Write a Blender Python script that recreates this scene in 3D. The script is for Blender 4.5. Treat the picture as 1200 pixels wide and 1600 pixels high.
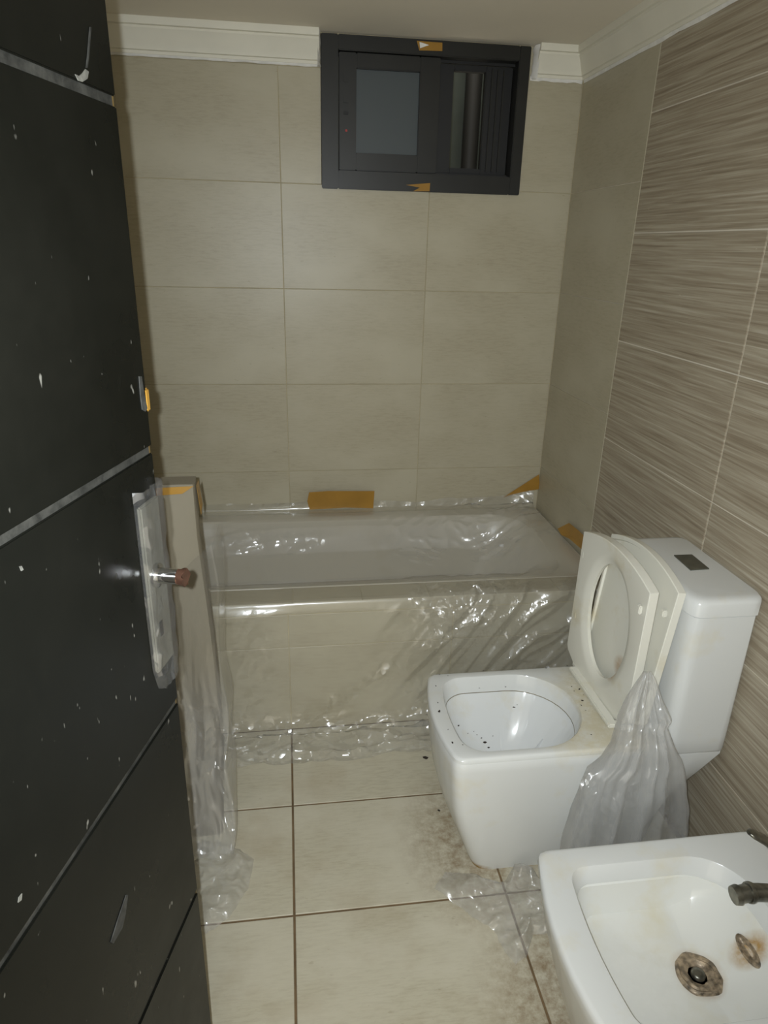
import bpy, bmesh, math, random
from mathutils import Vector, Matrix, noise
from mathutils.bvhtree import BVHTree
random.seed(7)
for o in list(bpy.data.objects): bpy.data.objects.remove(o, do_unlink=True)
scene = bpy.context.scene
C = scene.collection

# ------------------------------------------------------------------ camera
H = 1.4411
FPX = 1067.36
RV = Vector((0.9907, -0.1344, 0.0234)).normalized()
FV = Vector((0.1337, 0.9224, -0.3625)).normalized()
UV = RV.cross(FV).normalized()
RV = FV.cross(UV).normalized()
CAM = Vector((0, 0, H))
cd = bpy.data.cameras.new('camera'); cam = bpy.data.objects.new('camera', cd); C.objects.link(cam)
cd.sensor_fit = 'HORIZONTAL'; cd.sensor_width = 36; cd.lens = FPX/1200*36; cd.clip_start = 0.01
M = Matrix.Identity(4)
for i in range(3):
    M[i][0] = RV[i]; M[i][1] = UV[i]; M[i][2] = -FV[i]; M[i][3] = CAM[i]
cam.matrix_world = M
scene.camera = cam

def at(px, py, axis, val):
    """photo pixel -> point on the plane axis = val (metres, z above the floor)"""
    d = RV*((px-600)/FPX) + UV*((800-py)/FPX) + FV
    i = 'xyz'.index(axis)
    return CAM + d*((val-CAM[i])/d[i])

# ------------------------------------------------------------------ world, light, exposure
w = bpy.data.worlds.new('world'); scene.world = w; w.use_nodes = True
bg = w.node_tree.nodes['Background']
bg.inputs[0].default_value = (1.0, 0.92, 0.74, 1); bg.inputs[1].default_value = 1.5
ld = bpy.data.lights.new('phone_flash_offscreen', 'SPOT'); ld.energy = 78; ld.color = (1.0, 1.08, 1.14)
ld.shadow_soft_size = 0.004; ld.spot_size = math.radians(125); ld.spot_blend = 1.0
lo = bpy.data.objects.new('phone_flash_offscreen', ld); C.objects.link(lo)
lo.matrix_world = Matrix.Translation(RV*-.019+UV*.006) @ M      # beside the lens, same direction
vs = scene.view_settings
vs.view_transform = 'Standard'; vs.look = 'None'; vs.gamma = 1; vs.use_curve_mapping = False
vs.exposure = 0.0

# ------------------------------------------------------------------ materials
def srgb(r, g, b):
    f = lambda c: (c/255/12.92) if c/255 <= .04045 else ((c/255+.055)/1.055)**2.4
    return (f(r), f(g), f(b), 1)

class NT:
    def __init__(s, name):
        s.m = bpy.data.materials.new(name); s.m.use_nodes = True
        s.t = s.m.node_tree; s.t.nodes.clear()
        s.out = s.n('ShaderNodeOutputMaterial')
    def n(s, kind, **kw):
        x = s.t.nodes.new(kind)
        for k, v in kw.items():
            if k.startswith('i_'): x.inputs[k[2:].replace('_', ' ')].default_value = v
            else: setattr(x, k, v)
        return x
    def l(s, a, b): s.t.links.new(a, b)
    def bsdf(s, color=None, rough=.5, metal=0, spec=.5):
        b = s.n('ShaderNodeBsdfPrincipled')
        b.inputs['Roughness'].default_value = rough; b.inputs['Metallic'].default_value = metal
        b.inputs['Specular IOR Level'].default_value = spec
        if color: b.inputs['Base Color'].default_value = color
        s.l(b.outputs[0], s.out.inputs[0]); return b
    def noise(s, vec, scale, detail=4, rough=.55, typ='FBM', dist=0):
        x = s.n('ShaderNodeTexNoise'); x.noise_type = typ
        x.inputs['Scale'].default_value = scale; x.inputs['Detail'].default_value = detail
        x.inputs['Roughness'].default_value = rough; x.inputs['Distortion'].default_value = dist
        if vec: s.l(vec, x.inputs['Vector'])
        return x.outputs[0]
    def ramp(s, fac, stops):
        x = s.n('ShaderNodeValToRGB'); e = x.color_ramp.elements
        while len(e) < len(stops): e.new(.5)
        for i, (p, c) in enumerate(stops):
            e[i].position = p; e[i].color = c if len(c) == 4 else (c[0], c[1], c[2], 1)
        s.l(fac, x.inputs[0]); return x.outputs[0]
    def mix(s, fac, a, b, mode='MIX'):
        x = s.n('ShaderNodeMix', data_type='RGBA', blend_type=mode)
        for sock, v in ((x.inputs[0], fac), (x.inputs[6], a), (x.inputs[7], b)):
            if isinstance(v, (int, float)): sock.default_value = v
            elif isinstance(v, tuple): sock.default_value = v
            else: s.l(v, sock)
        return x.outputs[2]
    def math(s, op, a, b=0, c=0):
        x = s.n('ShaderNodeMath', operation=op)
        for i, v in enumerate((a, b, c)):
            if isinstance(v, (int, float)): x.inputs[i].default_value = v
            else: s.l(v, x.inputs[i])
        return x.outputs[0]
    def obj(s, scale=(1, 1, 1), rnd=True):
        tc = s.n('ShaderNodeTexCoord'); mp = s.n('ShaderNodeMapping')
        mp.inputs['Scale'].default_value = scale
        s.l(tc.outputs['Object'], mp.inputs[0])
        if rnd:
            oi = s.n('ShaderNodeObjectInfo'); mu = s.math('MULTIPLY', oi.outputs['Random'], 37.0)
            cx = s.n('ShaderNodeCombineXYZ'); s.l(mu, cx.inputs[0]); s.l(mu, cx.inputs[1])
            s.l(cx.outputs[0], mp.inputs['Location'])
        return mp.outputs[0]
    def pos(s, loc=(0, 0, 0), scale=(1, 1, 1)):
        g = s.n('ShaderNodeNewGeometry'); mp = s.n('ShaderNodeMapping')
        mp.inputs['Scale'].default_value = scale; mp.inputs['Location'].default_value = loc
        s.l(g.outputs['Position'], mp.inputs[0]); return mp.outputs[0]
    def bump(s, b, h, strength=.3, dist=.002):
        x = s.n('ShaderNodeBump'); x.inputs['Strength'].default_value = strength
        x.inputs['Distance'].default_value = dist
        s.l(h, x.inputs['Height']); s.l(x.outputs[0], b.inputs['Normal'])

def blob(t, c, r):
    """0..1 falloff round a point of the place, for dirt and rust patches"""
    v = t.pos()
    sub = t.n('ShaderNodeVectorMath', operation='SUBTRACT'); t.l(v, sub.inputs[0]); sub.inputs[1].default_value = c
    dv = t.n('ShaderNodeVectorMath', operation='DIVIDE'); t.l(sub.outputs[0], dv.inputs[0]); dv.inputs[1].default_value = r
    ln = t.n('ShaderNodeVectorMath', operation='LENGTH'); t.l(dv.outputs[0], ln.inputs[0])
    mr = t.n('ShaderNodeMapRange'); t.l(ln.outputs['Value'], mr.inputs[0])
    mr.inputs[1].default_value = .45; mr.inputs[2].default_value = 1; mr.inputs[3].default_value = 1; mr.inputs[4].default_value = 0
    return mr.outputs[0]

def mat_tile(name, base, light, dark, dirty=False, rough=.38):
    t = NT(name); b = t.bsdf(rough=rough, spec=.35)
    st = t.noise(t.obj((7, 40, 10)), 3.6, 7, .7)
    cl = t.noise(t.obj((1, 1.6, 1)), 3.0, 4)
    col = t.mix(t.ramp(st, [(.28, (.35, .35, .35)), (.55, (1, 1, 1))]), dark, base)
    col = t.mix(t.ramp(cl, [(.42, (0, 0, 0)), (.66, (1, 1, 1))]), col, light)
    sp = t.noise(t.obj((1, 2, 1)), 45, 2)
    col = t.mix(t.ramp(sp, [(.70, (0, 0, 0)), (.76, (.5, .5, .5))]), col, dark)
    if dirty:
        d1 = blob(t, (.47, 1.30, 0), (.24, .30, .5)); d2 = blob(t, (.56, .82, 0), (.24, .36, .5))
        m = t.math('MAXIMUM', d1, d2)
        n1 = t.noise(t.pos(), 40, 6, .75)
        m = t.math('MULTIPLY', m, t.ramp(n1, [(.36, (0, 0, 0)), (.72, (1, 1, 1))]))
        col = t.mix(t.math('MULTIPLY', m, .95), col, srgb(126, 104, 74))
        n2 = t.noise(t.pos(), 5, 5, .6)
        col = t.mix(t.ramp(n2, [(.5, (0, 0, 0)), (.75, (.35, .35, .35))]), col, srgb(150, 130, 98))
    t.l(col, b.inputs['Base Color'])
    t.bump(b, st, .25, .0012)
    return t.m

def mat_brown():
    t = NT('tile_wood_grain'); b = t.bsdf(rough=.42, spec=.35)
    v = t.obj((.9, 42, 6))
    s1 = t.noise(v, 2.6, 7, .6, dist=.6); s2 = t.noise(t.obj((2.2, 95, 6)), 2.2, 4, .6)
    s = t.math('ADD', t.math('MULTIPLY', s1, .65), t.math('MULTIPLY', s2, .35))
    col = t.ramp(s, [(.33, srgb(126, 113, 94)), (.45, srgb(150, 138, 118)), (.55, srgb(168, 158, 138)), (.67, srgb(188, 180, 162))])
    sp = t.noise(t.obj((4, 14, 4)), 14, 2)
    col = t.mix(t.ramp(sp, [(.76, (0, 0, 0)), (.79, (.7, .7, .7))]), col, srgb(205, 196, 178))
    t.l(col, b.inputs['Base Color']); t.bump(b, s, .45, .002); return t.m

def mat_plain(name, col, rough=.5, metal=0, spec=.5, var=.12, nscale=6, bump=0, bscale=80):
    t = NT(name); b = t.bsdf(rough=rough, metal=metal, spec=spec)
    n = t.noise(t.obj(), nscale, 5)
    dk = tuple(c*(1-var) for c in col[:3])+(1,); lt = tuple(min(1, c*(1+var)) for c in col[:3])+(1,)
    t.l(t.ramp(n, [(.3, dk), (.7, lt)]), b.inputs['Base Color'])
    if bump: t.bump(b, t.noise(t.obj(), bscale, 3), bump, .001)
    return t.m

def mat_ceramic(name, base, stain, amount, gloss=.16, patches=()):
    t = NT(name); b = t.bsdf(rough=gloss, spec=.5)
    n = t.noise(t.pos(), 7, 5, .6)
    lo_, hi = (.62-amount*.3, .86-amount*.25)
    col = t.mix(t.ramp(n, [(lo_, (0, 0, 0)), (hi, (.8, .8, .8))]), base, stain)
    n2 = t.noise(t.pos(), 38, 4, .7)
    for c, r, k in patches:
        m = t.math('MULTIPLY', blob(t, c, r), t.ramp(n2, [(.25, (.25, .25, .25)), (.6, (1, 1, 1))]))
        col = t.mix(m, col, k)
    t.l(col, b.inputs['Base Color']); return t.m

def mat_black_lacquer():
    t = NT('black_lacquer'); b = t.bsdf(rough=.3, spec=.12)
    n = t.noise(t.pos(scale=(1, 1, .5)), 75, 2, .6)
    n3 = t.noise(t.pos(scale=(1.5, 1.5, .35)), 9, 4, .6)
    n2 = t.noise(t.pos(), 3.0, 5, .7)
    col = t.mix(t.ramp(n2, [(.35, (0, 0, 0)), (.8, (1, 1, 1))]), srgb(14, 15, 12), srgb(25, 25, 21))
    m = t.math('MAXIMUM', t.ramp(n, [(.715, (0, 0, 0)), (.77, (.8, .8, .8))]), t.ramp(n3, [(.70, (0, 0, 0)), (.80, (.30, .30, .30))]))
    col = t.mix(m, col, srgb(128, 126, 118))
    t.l(col, b.inputs['Base Color'])
    t.l(t.ramp(n2, [(.3, (.22, .22, .22)), (.8, (.45, .45, .45))]), b.inputs['Roughness']); return t.m

def mat_dust():
    t = NT('groove_dust'); b = t.bsdf(rough=.85, spec=.2)
    n = t.noise(t.pos(), 26, 5, .7)
    t.l(t.ramp(n, [(.32, srgb(28, 28, 25)), (.8, srgb(80, 79, 73))]), b.inputs['Base Color']); return t.m

def mat_film(name, haze=.10, gloss=.10, tint=(.97, .97, .96, 1), scale=26, tip=1.1, stretch=.35, rot=-.64):
    # point attribute 'film': r = how crinkled, g = how hazy the sheet is there
    t = NT(name)
    tr = t.n('ShaderNodeBsdfTransparent'); tr.inputs[0].default_value = tint
    gl = t.n('ShaderNodeBsdfGlossy'); gl.inputs['Roughness'].default_value = .20
    g2 = t.n('ShaderNodeBsdfGlossy'); g2.inputs['Roughness'].default_value = .42
    df = t.n('ShaderNodeBsdfDiffuse'); df.inputs[0].default_value = (.95, .95, .94, 1)
    tl = t.n('ShaderNodeBsdfTranslucent'); tl.inputs[0].default_value = (.95, .95, .94, 1)
    at_ = t.n('ShaderNodeAttribute', attribute_name='film'); sx = t.n('ShaderNodeSeparateColor'); t.l(at_.outputs['Color'], sx.inputs[0])
    v = t.obj(rnd=False)
    dn_ = t.n('ShaderNodeTexNoise'); dn_.inputs['Scale'].default_value = 9; t.l(v, dn_.inputs['Vector'])
    vm = t.n('ShaderNodeVectorMath', operation='MULTIPLY_ADD'); t.l(dn_.outputs['Color'], vm.inputs[0]); vm.inputs[1].default_value = (.10, .10, .10); t.l(v, vm.inputs[2])
    # crumpled film: flat facets, each tipped its own way
    geo = t.n('ShaderNodeNewGeometry')
    acc = None
    for sc_, k_, st_, ry in ((scale, .60, (1, 1, stretch), rot), (scale*2.1, .40, (1, 1, stretch*1.5), rot*.4+.5)):
        m0_ = t.n('ShaderNodeMapping'); m0_.inputs['Rotation'].default_value = (0, ry, 0); t.l(vm.outputs[0], m0_.inputs[0])
        mp = t.n('ShaderNodeMapping'); mp.inputs['Scale'].default_value = st_; t.l(m0_.outputs[0], mp.inputs[0])
        vo = t.n('ShaderNodeTexVoronoi'); vo.inputs['Scale'].default_value = sc_; t.l(mp.outputs[0], vo.inputs['Vector'])
        m_ = t.n('ShaderNodeVectorMath', operation='MULTIPLY_ADD'); t.l(vo.outputs['Color'], m_.inputs[0])
        m_.inputs[1].default_value = (k_*2,)*3; m_.inputs[2].default_value = (-k_,)*3
        if acc is None: acc = m_.outputs[0]
        else:
            a_ = t.n('ShaderNodeVectorMath', operation='ADD'); t.l(acc, a_.inputs[0]); t.l(m_.outputs[0], a_.inputs[1]); acc = a_.outputs[0]
    sc2 = t.n('ShaderNodeVectorMath', operation='SCALE'); t.l(acc, sc2.inputs[0]); t.l(t.math('MULTIPLY', sx.outputs[0], tip), sc2.inputs['Scale'])
    ad = t.n('ShaderNodeVectorMath', operation='ADD'); t.l(geo.outputs['Normal'], ad.inputs[0]); t.l(sc2.outputs[0], ad.inputs[1])
    bp = t.n('ShaderNodeVectorMath', operation='NORMALIZE'); t.l(ad.outputs[0], bp.inputs[0])
    for x in (gl, g2): t.l(bp.outputs[0], x.inputs['Normal'])
    mg = t.n('ShaderNodeMixShader'); mg.inputs[0].default_value = .35
    t.l(gl.outputs[0], mg.inputs[1]); t.l(g2.outputs[0], mg.inputs[2])
    m0 = t.n('ShaderNodeMixShader'); m0.inputs[0].default_value = .35
    t.l(df.outputs[0], m0.inputs[1]); t.l(tl.outputs[0], m0.inputs[2])
    m1 = t.n('ShaderNodeMixShader'); t.l(t.math('MULTIPLY', sx.outputs[1], haze), m1.inputs[0])
    t.l(tr.outputs[0], m1.inputs[1]); t.l(m0.outputs[0], m1.inputs[2])
    fr = t.n('ShaderNodeFresnel'); fr.inputs[0].default_value = 1.45
    fac = t.math('MINIMUM', t.math('MULTIPLY_ADD', fr.outputs[0], .35, gloss-.012), .30)
    m2 = t.n('ShaderNodeMixShader'); t.l(fac, m2.inputs[0])
    t.l(m1.outputs[0], m2.inputs[1]); t.l(mg.outputs[0], m2.inputs[2])
    t.l(m2.outputs[0], t.out.inputs[0]); return t.m

def mat_frost():
    t = NT('frosted_pane'); b = t.bsdf(srgb(84, 92, 94), .5, 0, .4)
    b.inputs['Transmission Weight'].default_value = .35
    t.bump(b, t.noise(t.obj(), 60, 3), .2, .001); return t.m

MT = dict(
    wall_tile=mat_tile('tile_beige', srgb(174, 166, 143), srgb(181, 174, 152), srgb(155, 146, 123)),
    strip_tile=mat_tile('tile_beige_smooth', srgb(174, 166, 143), srgb(181, 174, 152), srgb(155, 146, 123)),
    floor_tile=mat_tile('tile_beige_floor', srgb(192, 186, 165), srgb(200, 194, 175), srgb(164, 154, 132), True, .45),
    brown=mat_brown(),
    grout_beige=mat_plain('grout_beige', srgb(184, 172, 140), .9, var=.2, nscale=12),
    grout_white=mat_plain('grout_white', srgb(214, 206, 188), .9, var=.1),
    grout_floor=mat_plain('grout_floor', srgb(112, 92, 66), .95, var=.3, nscale=14),
    paint=mat_plain('ceiling_paint', srgb(234, 226, 209), .8, var=.05, nscale=2),
    crown=mat_plain('crown_white', srgb(226, 222, 206), .6, var=.04),
    caulk=mat_plain('caulk_white', srgb(228, 226, 220), .7, var=.1, nscale=30, bump=.6, bscale=60),
    black=mat_plain('black_aluminium', srgb(32, 32, 29), .42, spec=.4, var=.15, nscale=12),
    gasket=mat_plain('dark_track', srgb(20, 20, 20), .6, var=.2),
    shaft=mat_plain('shaft_concrete', srgb(60, 66, 62), .9, var=.25, nscale=5),
    frost=mat_frost(), lacquer=mat_black_lacquer(), dust=mat_dust(),
    edge=mat_plain('raw_wood_edge', srgb(104, 84, 44), .65, var=.2, nscale=20),
    tape=mat_plain('brown_tape', srgb(158, 118, 48), .28, var=.12, nscale=14, bump=.3, bscale=30),
    chrome=mat_plain('chrome', srgb(205, 205, 205), .15, 1, var=.06),
    copper=mat_plain('copper_red', srgb(124, 90, 74), .35, .8, var=.3, nscale=60),
    worn=mat_plain('worn_metal', srgb(120, 118, 108), .34, .85, var=.5, nscale=45, bump=.4, bscale=70),
    ceramic=mat_ceramic('white_ceramic', srgb(210, 211, 208), srgb(206, 198, 172), .16, patches=(
        ((.70, 1.22, .385), (.16, .10, .03), srgb(200, 192, 168)), ((.74, 1.34, .39), (.09, .22, .02), srgb(192, 184, 160)),
        ((.425, 1.26, 0), (.05, .22, .022), srgb(150, 118, 58)))),
    tub=mat_ceramic('tub_enamel', srgb(206, 200, 186), srgb(190, 180, 158), .2, .3),
    bowl=mat_ceramic('bowl_ceramic', srgb(214, 215, 213), srgb(204, 194, 164), .25),
    basin=mat_ceramic('stained_basin', srgb(220, 220, 214), srgb(212, 203, 172), .35, .2, patches=(
        ((.69, .745, .25), (.050, .050, .05), srgb(160, 124, 80)), ((.775, .745, .305), (.045, .032, .05), srgb(172, 140, 92)),
        ((.60, .745, .26), (.10, .13, .04), srgb(226, 226, 220)))),
    seat=mat_ceramic('seat_plastic', srgb(220, 218, 206), srgb(200, 186, 146), .22, .25, patches=(
        ((.775, 1.33, .49), (.03, .05, .04), srgb(166, 120, 58)),)),
    satin=mat_plain('satin_metal', srgb(104, 102, 92), .45, .4, var=.15, nscale=20),
    button=mat_plain('flush_button_grey', srgb(96, 96, 86), .3, .5, var=.25, nscale=30),
    paper=mat_plain('paper_wrap', srgb(130, 122, 104), .7, var=.06, nscale=3, bump=.3, bscale=18),
    crumb=mat_plain('dark_crumb', srgb(44, 34, 24), .8, var=.4, nscale=80),
    film=mat_film('clear_film', .11, .12, (.985, .985, .975, 1), scale=34, stretch=.28), film2=mat_film('clear_film_bag', .19, .075, (1, 1, 1, 1), 30, 1.1, .25, -.12),
    film3=mat_film('clear_film_floor', .22, .11, (.98, .98, .97, 1), 30, 1.1, .8),
    lip_ring=mat_plain('dark_lip_ring', srgb(128, 120, 100), .8, var=.3, nscale=40),
    red=mat_plain('red_dot', srgb(170, 40, 34), .5),
)

# ------------------------------------------------------------------ object helpers
def link(name, verts, faces, mat, parent=None, smooth=None, mats=None, fm=None):
    me = bpy.data.meshes.new(name); me.from_pydata([tuple(v) for v in verts], [], faces)
    bm = bmesh.new(); bm.from_mesh(me); bmesh.ops.recalc_face_normals(bm, faces=bm.faces); bm.to_mesh(me); bm.free()
    for m in (mats or [mat]): me.materials.append(MT[m])
    if fm:
        for p, i in zip(me.polygons, fm): p.material_index = i
    if smooth is not None:
        me.shade_smooth()
        if smooth < 180: me.set_sharp_from_angle(angle=math.radians(smooth))
    o = bpy.data.objects.new(name, me); C.objects.link(o); o.parent = parent
    return o
def tag(o, label, cat, group=None, kind=None):
    o['label'] = label; o['category'] = cat
    if group: o['group'] = group
    if kind: o['kind'] = kind
    return o
def empty(name, loc=(0, 0, 0)):
    o = bpy.data.objects.new(name, None); C.objects.link(o); o.location = loc; o.empty_display_size = .05
    return o
def put(o, parent):
    """parent keeping the world placement of a mesh made in world coordinates"""
    o.parent = parent; o.matrix_parent_inverse = Matrix.Translation(parent.location).inverted(); return o
def boxvf(lo, hi, bev=0):
    bm = bmesh.new(); bmesh.ops.create_cube(bm, size=1)
    for v in bm.verts: v.co = Vector([(lo[i]+hi[i])/2+v.co[i]*(hi[i]-lo[i]) for i in range(3)])
    if bev: bmesh.ops.bevel(bm, geom=bm.edges[:], offset=bev, segments=2, affect='EDGES')
    bm.verts.index_update()
    r = [v.co.copy() for v in bm.verts], [[v.index for v in f.verts] for f in bm.faces]
    bm.free(); return r
def join(*vfs):
    V, F = [], []
    for v, f in vfs:
        n = len(V); V += v; F += [[i+n for i in q] for q in f]
    return V, F
def box(name, lo, hi, mat, parent=None, bev=0):
    v, f = boxvf(lo, hi, bev); o = link(name, v, f, mat, None)
    if parent: put(o, parent)
    return o
def loft(rings, cap0=False, cap1=False, loop=False):
    n = len(rings[0]); V = [p for r in rings for p in r]; F = []
    k = len(rings)
    for i in range(k if loop else k-1):
        a, b = i*n, ((i+1) % k)*n
        for j in range(n): F.append([a+j, a+(j+1) % n, b+(j+1) % n, b+j])
    if cap0: F.append(list(range(n))[::-1])
    if cap1: F.append([(k-1)*n+j for j in range(n)])
    return V, F
def rrect(x0, x1, y0, y1, r, bulge=0, seg=6, rb=None):
    """rounded rectangle outline; bulge pushes the x0 edge outwards; rb = radius of the x1 corners"""
    rb = r if rb is None else rb
    P = []
    for cx, cy, a0, rr in ((x1-rb, y1-rb, 0, rb), (x0+r, y1-r, 90, r), (x0+r, y0+r, 180, r), (x1-rb, y0+rb, 270, rb)):
        for k in range(seg+1):
            a = math.radians(a0+90*k/seg); P.append((cx+rr*math.cos(a), cy+rr*math.sin(a)))
    Q = []
    for i in range(len(P)):
        a, b = P[i], P[(i+1) % len(P)]; m = 8 if math.hypot(a[0]-b[0], a[1]-b[1]) > .03 else 1
        for k in range(m): Q.append((a[0]+(b[0]-a[0])*k/m, a[1]+(b[1]-a[1])*k/m))
    yc, hw = (y0+y1)/2, (y1-y0)/2
    return [(x-bulge*max(0, 1-((y-yc)/hw)**2)*max(0, min(1, (x1-x)/(x1-x0))), y) for x, y in Q]
def polar(poly, c, N=144):
    """resample a star-shaped outline by angle about c"""
    out = []
    for k in range(N):
        a = 2*math.pi*k/N; dx, dy = math.cos(a), math.sin(a); best = 0
        for i in range(len(poly)):
            ax, ay = poly[i][0]-c[0], poly[i][1]-c[1]; bx, by = poly[(i+1) % len(poly)][0]-c[0], poly[(i+1) % len(poly)][1]-c[1]
            ex, ey = bx-ax, by-ay; den = dx*ey-dy*ex
            if abs(den) < 1e-12: continue
            t = (ax*ey-ay*ex)/den; s = (ax*dy-ay*dx)/den
            if t > 0 and -1e-6 <= s <= 1+1e-6: best = max(best, t)
        out.append((c[0]+dx*best, c[1]+dy*best))
    n = len(poly)
    for i in range(n):       # keep real corners
        a, b, d = poly[i-1], poly[i], poly[(i+1) % n]
        t1_ = math.atan2(b[1]-a[1], b[0]-a[0]); t2_ = math.atan2(d[1]-b[1], d[0]-b[0])
        if abs((t2_-t1_+math.pi) % (2*math.pi)-math.pi) > .3:
            k = round((math.atan2(b[1]-c[1], b[0]-c[0]) % (2*math.pi))/(2*math.pi)*N) % N
            out[k] = (b[0], b[1])
    return out
def z3(ring, z): return [Vector((x, y, z)) for x, y in ring]
def shrink(ring, c, d):
    o = []
    for x, y in ring:
        L = math.hypot(x-c[0], y-c[1]); o.append((c[0]+(x-c[0])*(L-d)/L, c[1]+(y-c[1])*(L-d)/L))
    return o
def cylvf(a, b, r0, r1=None, n=20, cap=True):
    a, b = Vector(a), Vector(b); r1 = r0 if r1 is None else r1
    d = (b-a).normalized(); u = d.orthogonal().normalized(); v = d.cross(u)
    R = [[p+(u*math.cos(2*math.pi*k/n)+v*math.sin(2*math.pi*k/n))*r for k in range(n)] for p, r in ((a, r0), (b, r1))]
    return loft(R, cap, cap)
def tubevf(pts, rad, n=14):
    R = []
    for i, p in enumerate(pts):
        p = Vector(p); d = (Vector(pts[min(i+1, len(pts)-1)])-Vector(pts[max(i-1, 0)])).normalized()
        u = Vector((0, 1, 0)) if abs(d.y) < .9 else Vector((1, 0, 0)); u = (u-d*u.dot(d)).normalized(); v = d.cross(u)
        r = rad[i] if isinstance(rad, (list, tuple)) else rad
        ru, rv = r if isinstance(r, tuple) else (r, r)
        R.append([p+u*ru*math.cos(2*math.pi*k/n)+v*rv*math.sin(2*math.pi*k/n) for k in range(n)])
    return loft(R, True, True)

# ------------------------------------------------------------------ room shell
D, W, XL, YF, ZC = 2.5233, 0.9990, -0.70, 0.10, 2.057
TT = .0025            # tile proud of the grout
def tilemesh(wd, ht, cache={}):
    k = (round(wd, 4), round(ht, 4))
    if k not in cache:
        c = .0012
        V = []
        for z, i in ((0, 0), (TT-c*.7, 0), (TT, c)):
            V += [(i, i, z), (wd-i, i, z), (wd-i, ht-i, z), (i, ht-i, z)]
        F = [[0, 3, 2, 1], [8, 9, 10, 11]]
        for a in (0, 4):
            for j in range(4): F.append([a+j, a+(j+1) % 4, a+4+(j+1) % 4, a+4+j])
        me = bpy.data.meshes.new('tile'); me.from_pydata(V, [], F); cache[k] = me
    return cache[k]
def lay(parent, org, u, v, us, vs, mat, gap, hole=None):
    """tiles between the grid lines us x vs on the plane org + u*a + v*b (n = u x v faces the room)"""
    n = u.cross(v)
    for i in range(len(us)-1):
        for j in range(len(vs)-1):
            R = [(us[i], us[i+1], vs[j], vs[j+1])]
            if hole:
                a0, a1, b0, b1 = hole; N = []
                for x0, x1, y0, y1 in R:
                    if x1 <= a0 or x0 >= a1 or y1 <= b0 or y0 >= b1: N.append((x0, x1, y0, y1)); continue
                    if x0 < a0: N.append((x0, a0+gap/2, y0, y1))
                    if x1 > a1: N.append((a1-gap/2, x1, y0, y1))
                    if y0 < b0: N.append((max(x0, a0), min(x1, a1), y0, b0+gap/2))
                    if y1 > b1: N.append((max(x0, a0), min(x1, a1), b1-gap/2, y1))
                R = N
            for x0, x1, y0, y1 in R:
                wd, ht = x1-x0-gap, y1-y0-gap
                if wd < .006 or ht < .006: continue
                me = tilemesh(wd, ht)
                o = bpy.data.objects.new('tile', me); C.objects.link(o)
                if not me.materials: me.materials.append(MT[mat])
                if me.materials[0] != MT[mat]: o.data = me.copy(); o.data.materials[0] = MT[mat]
                p = org+u*(x0+gap/2)+v*(y0+gap/2)
                mw = Matrix(((u.x, v.x, n.x, p.x), (u.y, v.y, n.y, p.y), (u.z, v.z, n.z, p.z), (0, 0, 0, 1)))
                o.parent = parent
                o.matrix_parent_inverse = Matrix.Identity(4)
                o.matrix_basis = Matrix.Translation(parent.location).inverted() @ mw
def grid(lo, hi, ref, step):
    k0 = math.floor((lo-ref)/step)-1; g = [lo]
    for k in range(k0, k0+60):
        x = ref+k*step
        if lo+.004 < x < hi-.004: g.append(x)
    return g+[hi]
X, Y, Z = Vector((1, 0, 0)), Vector((0, 1, 0)), Vector((0, 0, 1))

floor = box('floor', (XL-.12, -.06, -.12), (W+.12, D+.12, -TT), 'grout_floor')
tag(floor, 'beige tiled bathroom floor with dark dirty grout lines', 'floor', kind='structure')
lay(floor, Vector((0, 0, -TT)), X, Y, grid(XL, W, -.0194, .5044), grid(YF, 1.7992, 1.4761, .3333), 'floor_tile', .0055)

WX0, WX1, WZ0, WZ1 = .128, .809, 1.615, 2.054
yb = D+TT
v1 = [boxvf((XL-.12, yb, 0), (WX0, yb+.14, ZC)), boxvf((WX1, yb, 0), (W+.12, yb+.14, ZC)), boxvf((WX0, yb, 0), (WX1, yb+.14, WZ0)), boxvf((WX0, yb, WZ1), (WX1, yb+.14, ZC))]
v, f = join(*v1)
wall_back = tag(link('wall_back', v, f, 'grout_beige'), 'beige tiled back wall behind the bathtub, around the black window', 'wall', kind='structure')
lay(wall_back, Vector((0, yb, 0)), X, Z, grid(XL, W, -.0063, .5009), grid(.45, ZC, 1.6284, .3333), 'wall_tile', .0014, (WX0, WX1, 1.6284, ZC))

wall_right = box('wall_right', (W+TT, -.06, 0), (W+.14, D+TT, ZC), 'grout_white')
tag(wall_right, 'right wall of wood-grain brown tiles ending in a smooth beige strip', 'wall', kind='structure')
YE, YG = 2.0122, 1.416
# u runs towards the camera (-y)
lay(wall_right, Vector((W+TT, 0, 0)), -Y, Z, [-D, -YE], grid(.40, ZC, 1.6284, .3333), 'strip_tile', .0020)
lay(wall_right, Vector((W+TT, 0, 0)), -Y, Z, [-YE, -YG, -.8197, -.2234, -YF], grid(0, ZC, 1.7966, .3034), 'brown', .0036)

wall_left = box('wall_left', (XL-.14, -.06, 0), (XL-TT, D+TT, ZC), 'grout_beige')
tag(wall_left, 'left wall of smooth beige tiles hidden behind the open door', 'wall', kind='structure')
lay(wall_left, Vector((XL-TT, 0, 0)), Y, Z, grid(YF, D, .02, .5009), grid(0, ZC, 1.6284, .3333), 'strip_tile', .0022)

DX0, DX1 = -.372, .43
v, f = join(boxvf((XL-.14, -.06, 0), (DX0, YF, ZC)), boxvf((DX1, -.06, 0), (W+.14, YF, ZC)), boxvf((DX0, -.06, 2.02), (DX1, YF, ZC)))
wall_front = tag(link('wall_front', v, f, 'paint'), 'plain painted wall around the doorway', 'wall', kind='structure')

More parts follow.
